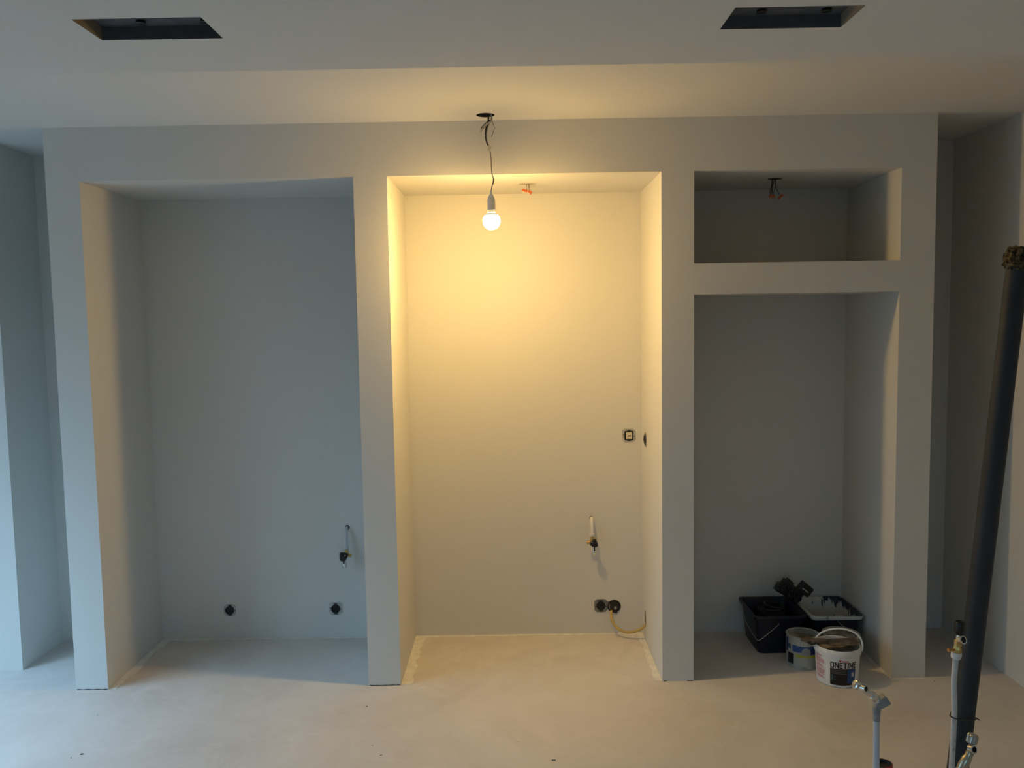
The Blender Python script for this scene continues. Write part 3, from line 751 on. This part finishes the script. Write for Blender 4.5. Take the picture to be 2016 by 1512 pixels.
def block_lettering(name, word, a0, a1, z0, z1, rf, mt, parent, off):
    """bold condensed capitals drawn as outlines on the bucket wall"""
    G = {'O': [((0, .12), (.30, .12), (.30, .88), (0, .88)), ((.70, .12), (1, .12), (1, .88), (.70, .88)), ((.12, 0), (.88, 0), (1, .12), (0, .12)), ((0, .88), (1, .88), (.88, 1), (.12, 1)), ((.30, .12), (.70, .12), (.70, .17), (.30, .17)), ((.30, .83), (.70, .83), (.70, .88), (.30, .88))],
         'N': [((0, 0), (.27, 0), (.27, 1), (0, 1)), ((.73, 0), (1, 0), (1, 1), (.73, 1)), ((.27, .62), (.73, 0), (.73, .42), (.27, 1))],
         'E': [((0, 0), (.34, 0), (.34, 1), (0, 1)), ((.34, 0), (1, 0), (1, .18), (.34, .18)), ((.34, .82), (1, .82), (1, 1), (.34, 1)), ((.34, .42), (.88, .42), (.88, .59), (.34, .59))],
         'T': [((.34, 0), (.66, 0), (.66, .82), (.34, .82)), ((0, .82), (1, .82), (1, 1), (0, 1))],
         'I': [((0, 0), (1, 0), (1, 1), (0, 1))],
         'M': [((0, 0), (.22, 0), (.22, 1), (0, 1)), ((.78, 0), (1, 0), (1, 1), (.78, 1)), ((.22, .60), (.42, .10), (.50, .42), (.22, 1)), ((.50, .42), (.58, .10), (.78, .60), (.78, 1))]}
    W = {'O': 1.0, 'N': 1.0, 'E': .86, 'T': .92, 'I': .34, 'M': 1.25}
    gap = 0.17; tot = sum(W[c] for c in word) + gap * (len(word) - 1)
    bm = bmesh.new(); x = 0.0
    for c in word:
        for q in G[c]:
            n = 3
            for k in range(n):      # split so that the strokes follow the curve
                t0, t1 = k / n, (k + 1) / n
                def L_(p, r, t): return (p[0] + (r[0] - p[0]) * t, p[1] + (r[1] - p[1]) * t)
                qq = (L_(q[0], q[1], t0), L_(q[0], q[1], t1), L_(q[3], q[2], t1), L_(q[3], q[2], t0))
                vs = []
                for u, v_ in qq:
                    a = a0 + (a1 - a0) * (x + u * W[c]) / tot; z = z0 + (z1 - z0) * v_; r = rf(z) + off
                    vs.append(bm.verts.new((r * math.cos(a), r * math.sin(a), z)))
                bm.faces.new(vs)
        x += W[c] + gap
    return link_bm(name, bm, mt, parent, fix=False)
block_lettering('lettering', 'ONETIME', ba(1635), ba(1683), 0.0893, 0.1165, rf, INK_BLACK, tb, 0.0009)
text_on_cylinder('lettering', '1:', ba(1638), ba(1645), 0.035, 0.060, rf, ink('steel_blue_ink', (0.04, 0.16, 0.26)), pan, 0.0011, 0.02)
# small red mark above the lettering
bmx = bmesh.new(); random.seed(2)
def rquad(q):
    bmx.faces.new([bmx.verts.new(((rf(zz) + 0.0010) * math.cos(aa), (rf(zz) + 0.0010) * math.sin(aa), zz)) for aa, zz in q])
a = ba(1651.5); rquad([(a, 0.1275), (a + 0.02, 0.1185), (a + 0.075, 0.1185), (a + 0.11, 0.1275)])
a = ba(1656.5)
for k in range(7):
    rquad([(a, 0.1185), (a + 0.035, 0.1182), (a + 0.045, 0.1240 + 0.001 * (k % 2)), (a + 0.008, 0.1230)]); a += 0.045
link_bm('red_mark', bmx, INK_RED, tb)
# handle
hd = Vector((math.cos(A + PI / 2), math.sin(A + PI / 2), 0)); back = -Vector((math.cos(A), math.sin(A), 0))
pts = []
for k in range(17):
    s = PI * k / 16
    x_ = -math.cos(s) * (rf(.14) + 0.0065); z_ = 0.150 + 0.080 * math.sin(s) ** 0.85
    pts.append(hd * (x_ + 0.018 * math.sin(s)) + back * (0.012 * math.sin(s)) + Vector((0, 0, z_)))
bm = bmesh.new(); rings = add_tube(bm, pts, 0.0042, 8, 0)
link_bm('handle', bm, WHITEP, tb, True)['label'] = 'white plastic handle'
for s in (-1, 1):
    c = hd * s * (rf(.14) + 0.0045) + Vector((0, 0, 0.150))
    lathe('handle_pivot', [(0, 0.0055), (0.006, 0.0055), (0.007, 0.003), (0.007, -0.001)], WHITEP, tb, axis(c, hd * s), 16)

# putty knife resting across the tin and the bucket
pk = thing('putty_knife', 'rusty brown putty knife lying across the white bucket', 'putty knife', (3.36, -0.01, 0.1695))
BROWN = mat('dirty_brown_wood', (0.16, 0.115, 0.08), 0.7, var=0.5, scale=30)
STEEL = mat('rusty_blade', (0.22, 0.19, 0.155), 0.6, col2=(0.07, 0.05, 0.035), scale=25, metal=0.3)
def slab(name, pts, z0, z1, mt, parent, tilt=0.0, bev=0.0012):
    bm = bmesh.new()
    a = [bm.verts.new((x, y, z0 + tilt * x)) for x, y in pts]; b = [bm.verts.new((x, y, z1 + tilt * x)) for x, y in pts]
    n = len(a); bm.faces.new(a[::-1]); bm.faces.new(b)
    for k in range(n): bm.faces.new((a[k], a[(k + 1) % n], b[(k + 1) % n], b[k]))
    if bev: bmesh.ops.bevel(bm, geom=bm.edges[:], offset=bev, segments=2, affect='EDGES')
    return link_bm(name, bm, mt, parent)
slab('blade', [(-0.035, -0.022), (-0.02, -0.035), (0.095, -0.040), (0.100, -0.036), (0.118, 0.042), (0.108, 0.045), (0.0, 0.040), (-0.035, 0.022)], 0.0, 0.0014, STEEL, pk, 0.02, 0.0004)
slab('knife_handle', [(-0.135, 0.030), (-0.120, 0.010), (-0.085, -0.010), (-0.030, -0.018), (-0.020, 0.0), (-0.030, 0.020), (-0.080, 0.030), (-0.125, 0.042)], -0.0005, 0.012, BROWN, pk, 0.02, 0.003)
bm = bmesh.new(); add_tube(bm, [(-0.098 + 0.0155 * math.cos(2 * PI * k / 20), -0.012 + 0.012 * math.sin(2 * PI * k / 20), 0.004) for k in range(21)], 0.0035, 8, 0)
link_bm('hanging_loop', bm, BLACKP, pk, True)
o = slab('scraper_blade', [(3.290, 0.098), (3.305, 0.075), (3.345, 0.080), (3.372, 0.112), (3.366, 0.120), (3.325, 0.118)], 0.147, 0.1485, mat('cream_plastic_scraper', (0.50, 0.47, 0.34), 0.5, var=0.15), None, 0.0, 0.0003)
tag(o, 'small cream scraper lying on the paint tin rims behind the bucket', 'scraper')

# ------------------------------------------------------------------ supply and drain pipes standing in the foreground
def pipe_along(name, pts, r, mt, parent, seg=20, n=5): return tube(name, pts, r, mt, parent, seg, n)
# grey drain pipe
dp = thing('drain_pipe', 'tall leaning dark grey drain pipe at the right edge, its top stuffed with wool', 'pipe', (3.305, -1.1, 0))
rp_ = lambda p: Vector(p) - Vector(dp.location)
bot, topp = Vector((3.3145, -1.1, 0)), Vector((3.4693, -1.1, 1.755))
bm = bmesh.new(); add_lathe(bm, [(0.0305, 0), (0.0305, 1.0), (0.0275, 1.0), (0.0275, 0.0)], None, 40)
dv = topp - bot; Mx = axis(rp_(bot), dv)
bm.free(); bm = bmesh.new()
Lp = dv.length
add_lathe(bm, [(0.0305, 0), (0.0305, Lp), (0.0280, Lp), (0.0280, Lp - 0.1), (0, Lp - 0.1)], Mx, 40)
link_bm('tube', bm, PIPEG, dp, True)
# ragged wool plug
bm = bmesh.new(); bmesh.ops.create_icosphere(bm, subdivisions=5, radius=1.0)
for v in bm.verts:
    c = v.co.copy()
    q = Vector((max(-0.8, min(0.8, c.x)), max(-0.8, min(0.8, c.y)), max(-0.75, min(0.75, c.z))))
    nn = noise.noise(c * 5.0) * 0.15 + noise.noise(c * 17.0) * 0.10 + noise.noise(c * 40) * 0.08
    v.co = (Matrix.Translation(rp_(topp) + Vector((0.009, 0, 0.014))) @ Matrix.Rotation(R(5), 4, 'Y')) @ Vector((q.x * (1 + nn) * 0.046, q.y * (1 + nn) * 0.044, q.z * (1 + nn) * 0.048))
WOOL = mat('mineral_wool', (0.15, 0.11, 0.045), 0.95, col2=(0.015, 0.012, 0.006), scale=70, lo=0.4, hi=0.6, bump=1.0, bscale=150)
link_bm('wool_plug', bm, WOOL, dp)['label'] = 'brown mineral wool stuffed in the top'

# white supply pipe with brass valve, tied to the drain pipe
wp = thing('supply_pipe', 'white supply pipe with brass valve, tied to the grey drain pipe', 'pipe', (3.283, -1.15, 0))
q = lambda *p: Vector(p) - Vector(wp.location)
pipe_along('tube', [q(3.283, -1.15, 0), q(3.287, -1.15, 0.23), q(3.290, -1.15, 0.41), q(3.2865, -1.15, 0.50), q(3.2905, -1.15, 0.582)], 0.0083, mat('white_printed_pipe', (0.60, 0.60, 0.60), 0.35, var=0.35, scale=45, lo=0.3, hi=0.42), wp)
lathe('collar', [(0, 0), (0.0125, 0), (0.0145, 0.004), (0.0150, 0.012), (0.0150, 0.020), (0, 0.020)], WHITEP, wp, axis(q(3.2905, -1.15, 0.576), (0.10, 0, 1)), 24)
Mv = axis(q(3.2925, -1.15, 0.595), (0.12, 0, 1))
bd = lathe('valve_body', [(0, 0), (0.0125, 0), (0.0135, 0.006), (0.0125, 0.014), (0.0105, 0.018), (0.0120, 0.028), (0.0120, 0.040), (0, 0.040)], BRASS, wp, Mv, 8)
lathe('wing', [(0, 0), (0.004, 0), (0.0035, 0.018), (0.0065, 0.020), (0.0065, 0.027), (0, 0.028)], mat('copper_brass', (0.55, 0.28, 0.10), 0.4, metal=0.9), bd, axis(q(3.291, -1.152, 0.604), (-1, -0.1, 0.05)), 12)
lathe('valve_port', [(0.0095, 0), (0.0125, 0.001), (0.0125, 0.012), (0.0090, 0.013), (0.0085, 0.002), (0, 0.002)], CHROME, wp, axis(q(3.3000, -1.155, 0.634), (0.25, -0.85, 0.45)), 24)
lathe('port_mouth', [(0, 0.0), (0.0086, 0.0), (0.0086, -0.001)], DARK, wp, axis(q(3.3000, -1.155, 0.634) + Vector((0.25, -0.85, 0.45)).normalized() * 0.004, (0.25, -0.85, 0.45)), 24)
lathe('valve_neck', [(0, 0), (0.0095, 0), (0.0085, 0.03), (0, 0.03)], CHROME, wp, axis(q(3.2985, -1.148, 0.622), (0.05, 0, 1)), 16)
lathe('black_knob', [(0, 0), (0.0125, 0), (0.0150, 0.003), (0.0155, 0.036), (0.0125, 0.040), (0.011, 0.036), (0, 0.036)], BLACKP, wp, axis(q(3.3005, -1.148, 0.650), (0.03, 0, 1)), 12)
# tie wire round both pipes
tw = bmesh.new()
def hull(pts):
    pts = sorted(set(pts)); lo = []; up = []
    for p in pts:
        while len(lo) > 1 and (lo[-1][0] - lo[-2][0]) * (p[1] - lo[-2][1]) - (lo[-1][1] - lo[-2][1]) * (p[0] - lo[-2][0]) <= 0: lo.pop()
        lo.append(p)
    for p in reversed(pts):
        while len(up) > 1 and (up[-1][0] - up[-2][0]) * (p[1] - up[-2][1]) - (up[-1][1] - up[-2][1]) * (p[0] - up[-2][0]) <= 0: up.pop()
        up.append(p)
    return lo[:-1] + up[:-1]
cc = [(3.2893, -1.15, 0.0083 + 0.0022), (3.3470, -1.1, 0.0308 + 0.0022)]
ring = hull([(round(x + r * math.cos(2 * PI * k / 40), 5), round(y + r * math.sin(2 * PI * k / 40), 5)) for x, y, r in cc for k in range(40)])
ring = ring + ring[:1]
pts = [(x, y, 0.397 - 0.030 * (x - 3.275) / 0.105) for x, y in ring]
k0 = max(range(len(ring) - 1), key=lambda i: ring[i][0]); pts = pts[k0:-1] + pts[:k0 + 1]
pts += [(3.386, -1.102, 0.364), (3.392, -1.108, 0.360)]
add_tube(tw, pts, 0.0017, 7, 0)
o = link_bm('tie_wire', tw, WIREB, None, True); tag(o, 'thin black tie wire binding the white pipe to the grey drain pipe', 'wire')

# left supply pipe with chrome angle valve
ap = thing('supply_pipe', 'pale blue-white supply pipe with chrome angle valve, in front of the bucket', 'pipe', (2.992, -1.30, 0))
q2 = lambda *p: Vector(p) - Vector(ap.location)
pipe_along('tube', [q2(2.993, -1.30, 0), q2(2.991, -1.30, 0.32), q2(2.989, -1.30, 0.471)], 0.0088, mat('blue_white_pipe', (0.56, 0.60, 0.68), 0.35, var=0.05, scale=20), ap)
lathe('press_fitting', [(0.0, 0), (0.0100, 0), (0.0102, 0.006), (0.0094, 0.007), (0.0096, 0.018), (0.0102, 0.019), (0.0102, 0.026), (0.0092, 0.028), (0.0110, 0.029), (0.0115, 0.034), (0.0110, 0.040), (0.008, 0.042), (0.0, 0.046)], GREYP, ap, Matrix.Translation(q2(2.989, -1.30, 0.462)), 24)
bm = bmesh.new()   # triangular body block
tri = [(2.982, 0.505), (2.990, 0.500), (3.003, 0.503), (3.0235, 0.5140), (3.0235, 0.5185), (3.0100, 0.5370), (3.0060, 0.5370), (2.984, 0.5130)]
a = [bm.verts.new(q2(x, -1.314, z)) for x, z in tri]; b = [bm.verts.new(q2(x, -1.286, z)) for x, z in tri]
bm.faces.new(a[::-1]); bm.faces.new(b)
for k in range(len(a)): bm.faces.new((a[k], a[(k + 1) % len(a)], b[(k + 1) % len(a)], b[k]))
bmesh.ops.bevel(bm, geom=bm.edges[:], offset=0.0015, segments=2, affect='EDGES')
link_bm('angle_body', bm, GREYP, ap)
dirv = Vector((-0.80, 0.0, 0.60))
Mv = axis(q2(3.003, -1.30, 0.5145), dirv)
vb = lathe('valve_stem', [(0, 0), (0.0125, 0), (0.0130, 0.018), (0.0115, 0.020), (0.0120, 0.026), (0.0130, 0.028), (0.0130, 0.036), (0.0090, 0.040), (0.0088, 0.046), (0.0090, 0.047), (0.0088, 0.068), (0.0074, 0.070), (0.0074, 0.086), (0, 0.086)], CHROME, ap, Mv, 24)
kn = Vector(q2(2.936, -1.305, 0.568))
lathe('valve_cap', [(0.0115, -0.022), (0.0125, -0.020), (0.0125, 0.010), (0.0110, 0.011), (0.0, 0.011)], CHROME, ap, axis(kn + Vector((-0.004, 0, 0.0)), (-0.88, -0.15, 0.42)), 20)
lathe('valve_port', [(0.0070, 0), (0.0100, 0.001), (0.0100, 0.020), (0.0070, 0.021), (0.0066, 0.010), (0, 0.010)], CHROME, ap, axis(kn + Vector((0.0, -0.002, -0.004)), (0.55, -0.80, 0.10)), 24)
lathe('port_mouth', [(0, 0), (0.0067, 0), (0.0067, -0.001)], DARK, ap, axis(kn + Vector((0.0, -0.002, -0.004)) + Vector((0.55, -0.80, 0.10)).normalized() * 0.015, (0.55, -0.80, 0.10)), 20)
lathe('gasket', [(0.0068, 0), (0.0092, 0.001), (0.0092, 0.006), (0.0068, 0.007)], BLACKP, ap, axis(q2(2.9415, -1.301, 0.5585), dirv), 20)

# second angle valve at the lower right
av = thing('supply_pipe', 'tilted chrome valve on a short pipe in front of the grey drain pipe', 'pipe', (3.150, -1.35, 0))
q3 = lambda *p: Vector(p) - Vector(av.location)
pipe_along('tube', [q3(3.150, -1.35, 0), q3(3.152, -1.35, 0.18), q3(3.172, -1.35, 0.27)], 0.0088, PIPEW, av)
d3 = Vector((0.44, 0, 0.90))
Mv = axis(q3(3.170, -1.35, 0.268), d3)
lathe('valve_stem', [(0, 0), (0.0125, 0), (0.0135, 0.006), (0.0135, 0.050), (0.0150, 0.052), (0.0155, 0.075), (0.0130, 0.078), (0.0125, 0.086), (0.0135, 0.090), (0.0130, 0.118), (0.0105, 0.122), (0.0105, 0.140), (0, 0.140)], mat('nickel_brass', (0.55, 0.50, 0.36), 0.3, metal=1.0, var=0.2), av, Mv, 24)
e3 = q3(3.2275, -1.35, 0.400)
lathe('valve_port', [(0.0075, 0), (0.0120, 0.001), (0.0120, 0.014), (0.0080, 0.015), (0.0072, 0.004), (0, 0.004)], CHROME, av, axis(e3 + Vector((0, -0.004, 0.004)), (0.30, -0.90, 0.25)), 24)
lathe('port_mouth', [(0, 0), (0.0072, 0), (0.0072, -0.001)], DARK, av, axis(e3 + Vector((0, -0.004, 0.004)) + Vector((0.30, -0.90, 0.25)).normalized() * 0.010, (0.30, -0.90, 0.25)), 20)
bm = bmesh.new(); Mk = axis(e3 + Vector((0.006, 0.002, 0.016)), (0.25, 0.05, 1.0)); n = 20; rings = []
for z, r in ((0, 0.0115), (0.003, 0.0148), (0.022, 0.0148), (0.026, 0.0125)):
    rings.append([bm.verts.new(Mk @ Vector(((r - (0.0009 if k % 2 else 0)) * math.cos(2 * PI * k / 40), (r - (0.0009 if k % 2 else 0)) * math.sin(2 * PI * k / 40), z))) for k in range(40)])
for a, b in zip(rings, rings[1:]):
    for k in range(40): bm.faces.new((a[k], a[(k + 1) % 40], b[(k + 1) % 40], b[k]))
bm.faces.new(rings[0][::-1]); bm.faces.new(rings[-1])
link_bm('knurled_knob', bm, mat('knurled_chrome', (0.50, 0.50, 0.47), 0.3, metal=1.0, var=0.2), av)

# capped stub beside the left supply pipe
cs = thing('pipe_stub', 'dark capped pipe stub with a red rim at the bottom edge', 'pipe stub', (3.055, -1.2, 0))
lathe('stub', [(0, 0), (0.0255, 0), (0.0255, 0.264), (0.027, 0.265), (0.027, 0.278), (0.0250, 0.279), (0.0245, 0.268), (0, 0.268)], mat('dark_stub', (0.05, 0.055, 0.05), 0.6, var=0.4, scale=40), cs, None, 28)
bm = bmesh.new(); add_lathe(bm, [(0.0272, 0.2720), (0.0277, 0.2730), (0.0277, 0.2785), (0.0272, 0.2795), (0.0248, 0.2798)], None, 14, a0=R(-100), a1=R(120))
link_bm('red_rim', bm, mat('red_tape', (0.35, 0.03, 0.03), 0.5), cs)['label'] = 'red tape on the rim'

# ------------------------------------------------------------------ paint residue, painted joint shade and crumbs on the floor
def floor_strip(pts, w, seed, jag=0.25):
    random.seed(seed); bm = bmesh.new(); P = []
    for (x0, y0), (x1, y1) in zip(pts, pts[1:]):
        n = max(2, int(math.hypot(x1 - x0, y1 - y0) / 0.03))
        for k in range(n): P.append((x0 + (x1 - x0) * k / n, y0 + (y1 - y0) * k / n, x1 - x0, y1 - y0))
    P.append((pts[-1][0], pts[-1][1], pts[-1][0] - pts[-2][0], pts[-1][1] - pts[-2][1]))
    prev = None; zt_ = 0.0006 + 0.0002 * seed
    for x, y, dx, dy in P:
        l = math.hypot(dx, dy); nx_, ny_ = dy / l, -dx / l
        ww = w * (1 + random.uniform(-jag, jag))
        cur = (bm.verts.new((x, y, zt_)), bm.verts.new((x + nx_ * ww, y + ny_ * ww, zt_)), bm.verts.new((x + nx_ * ww, y + ny_ * ww, 0.0)))
        if prev:
            bm.faces.new((prev[0], cur[0], cur[1], prev[1])); bm.faces.new((prev[1], cur[1], cur[2], prev[2]))
        prev = cur
    return struct('trim_%d' % seed, bm, CAULK)
e = 0.001
floor_strip([(X[3] + e, D - e), (X[3] + e, 0.0)][::-1], 0.045, 1)
floor_strip([(X[3] + e, D - e), (X[4] - e, D - e)], 0.020, 2)
floor_strip([(X[4] - e, D - e), (X[4] - e, 0.0)], 0.028, 3)
floor_strip([(X[1] + e, 0.0), (X[1] + e, D - e)], 0.040, 4)
floor_strip([(X[1] + e, D - e), (X[2] - e, D - e)], 0.014, 5)
floor_strip([(X[5] + e, D - e), (X[6] - e, D - e)], 0.012, 6)
floor_strip([(X[6] - e, D - e), (X[6] - e, -0.004), (X[7] + 0.002, -0.004)], 0.016, 7)
JOINT_SHADE = mat('painted_joint_shade', (0.03, 0.026, 0.024), 0.9, var=0.4, scale=60)  # solid dark strips put in for the shade in the gap under the pillars
def joint_shade_strip(n, x0, x1, th=0.004):
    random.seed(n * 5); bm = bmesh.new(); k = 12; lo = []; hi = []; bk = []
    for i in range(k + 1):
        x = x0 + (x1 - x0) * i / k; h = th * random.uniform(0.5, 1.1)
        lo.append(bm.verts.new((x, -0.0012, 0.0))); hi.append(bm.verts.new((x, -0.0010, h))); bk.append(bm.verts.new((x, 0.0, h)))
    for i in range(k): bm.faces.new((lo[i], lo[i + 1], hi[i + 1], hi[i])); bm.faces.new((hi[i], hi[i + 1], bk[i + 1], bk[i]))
    return struct('trim_%d' % n, bm, JOINT_SHADE)
joint_shade_strip(8, X[0] + 0.004, X[1] - 0.002); joint_shade_strip(9, X[2] + 0.004, X[3] - 0.001); joint_shade_strip(10, X[4] + 0.004, X[4] + 0.018); joint_shade_strip(11, X[5] - 0.030, X[5] - 0.002)

def crumb(name, label, cat, x, y, s, mt, group, flat=0.35):
    bm = bmesh.new(); bmesh.ops.create_icosphere(bm, subdivisions=2, radius=1.0)
    for v in bm.verts:
        k = 1 + 0.35 * noise.noise(v.co * 1.7 + Vector((x * 9, y * 7, 1)))
        v.co = Vector((v.co.x * k * s * 1.5, v.co.y * k * s, max(v.co.z * k * flat, -flat * 0.7) * s + s * flat * 0.7))
    o = link_bm(name, bm, mt); o.location = (x, y, 0); return tag(o, label, cat, group)
CR_D = mat('dark_crumb', (0.05, 0.045, 0.04), 0.9, var=0.3, scale=200)
CR_W = mat('plaster_crumb', (0.80, 0.79, 0.75), 0.9, var=0.1, scale=200)
g = 'dark bits on the screed floor'
tag(link_bm('wire_offcut', box_bm((2.0870, -0.6525, 0.0), (2.1020, -0.6485, 0.0035), 0.0006), CR_D), 'tiny black offcut lying on the floor at the bottom centre', 'offcut')
for (x, y, s, lab) in ((0.312, -0.557, 0.0045, 'larger dark crumb on the bluish floor at lower left'), (0.285, -0.582, 0.0022, 'small dark crumb beside the larger one at lower left'),
                       (1.3295, -0.2003, 0.0028, 'dark crumb on the floor in front of the second pillar'), (1.4077, -0.5248, 0.0016, 'tiny dark speck on the floor below the second pillar'),
                       (1.4521, -0.5967, 0.0028, 'brownish crumb near the bottom edge below the second pillar'), (3.7954, -0.0396, 0.0026, 'dark crumb on the floor beside the rightmost pillar')):
    crumb('floor_crumb', lab, 'crumb', x, y, s, CR_D, g)
g = 'white plaster bits on the screed floor'
for (x, y, s, lab) in ((1.0503, 0.019, 0.0045, 'white plaster crumb at the front of the left niche'), (1.5427, -0.0387, 0.0065, 'white plaster crumb in front of the middle niche'),
                       (3.0023, -0.048, 0.0050, 'thin white flake in front of the right niche, nearer the bucket'), (2.9069, -0.1145, 0.0045, 'white flake on the floor left of the white bucket'),
                       (0.2088, -0.2372, 0.0050, 'white flake on the bluish floor by the first pillar'), (1.9649, -0.5027, 0.0055, 'pale flake on the floor below the middle niche')):
    crumb('plaster_flake', lab, 'plaster flake', x, y, s, CR_W, g, 0.2)
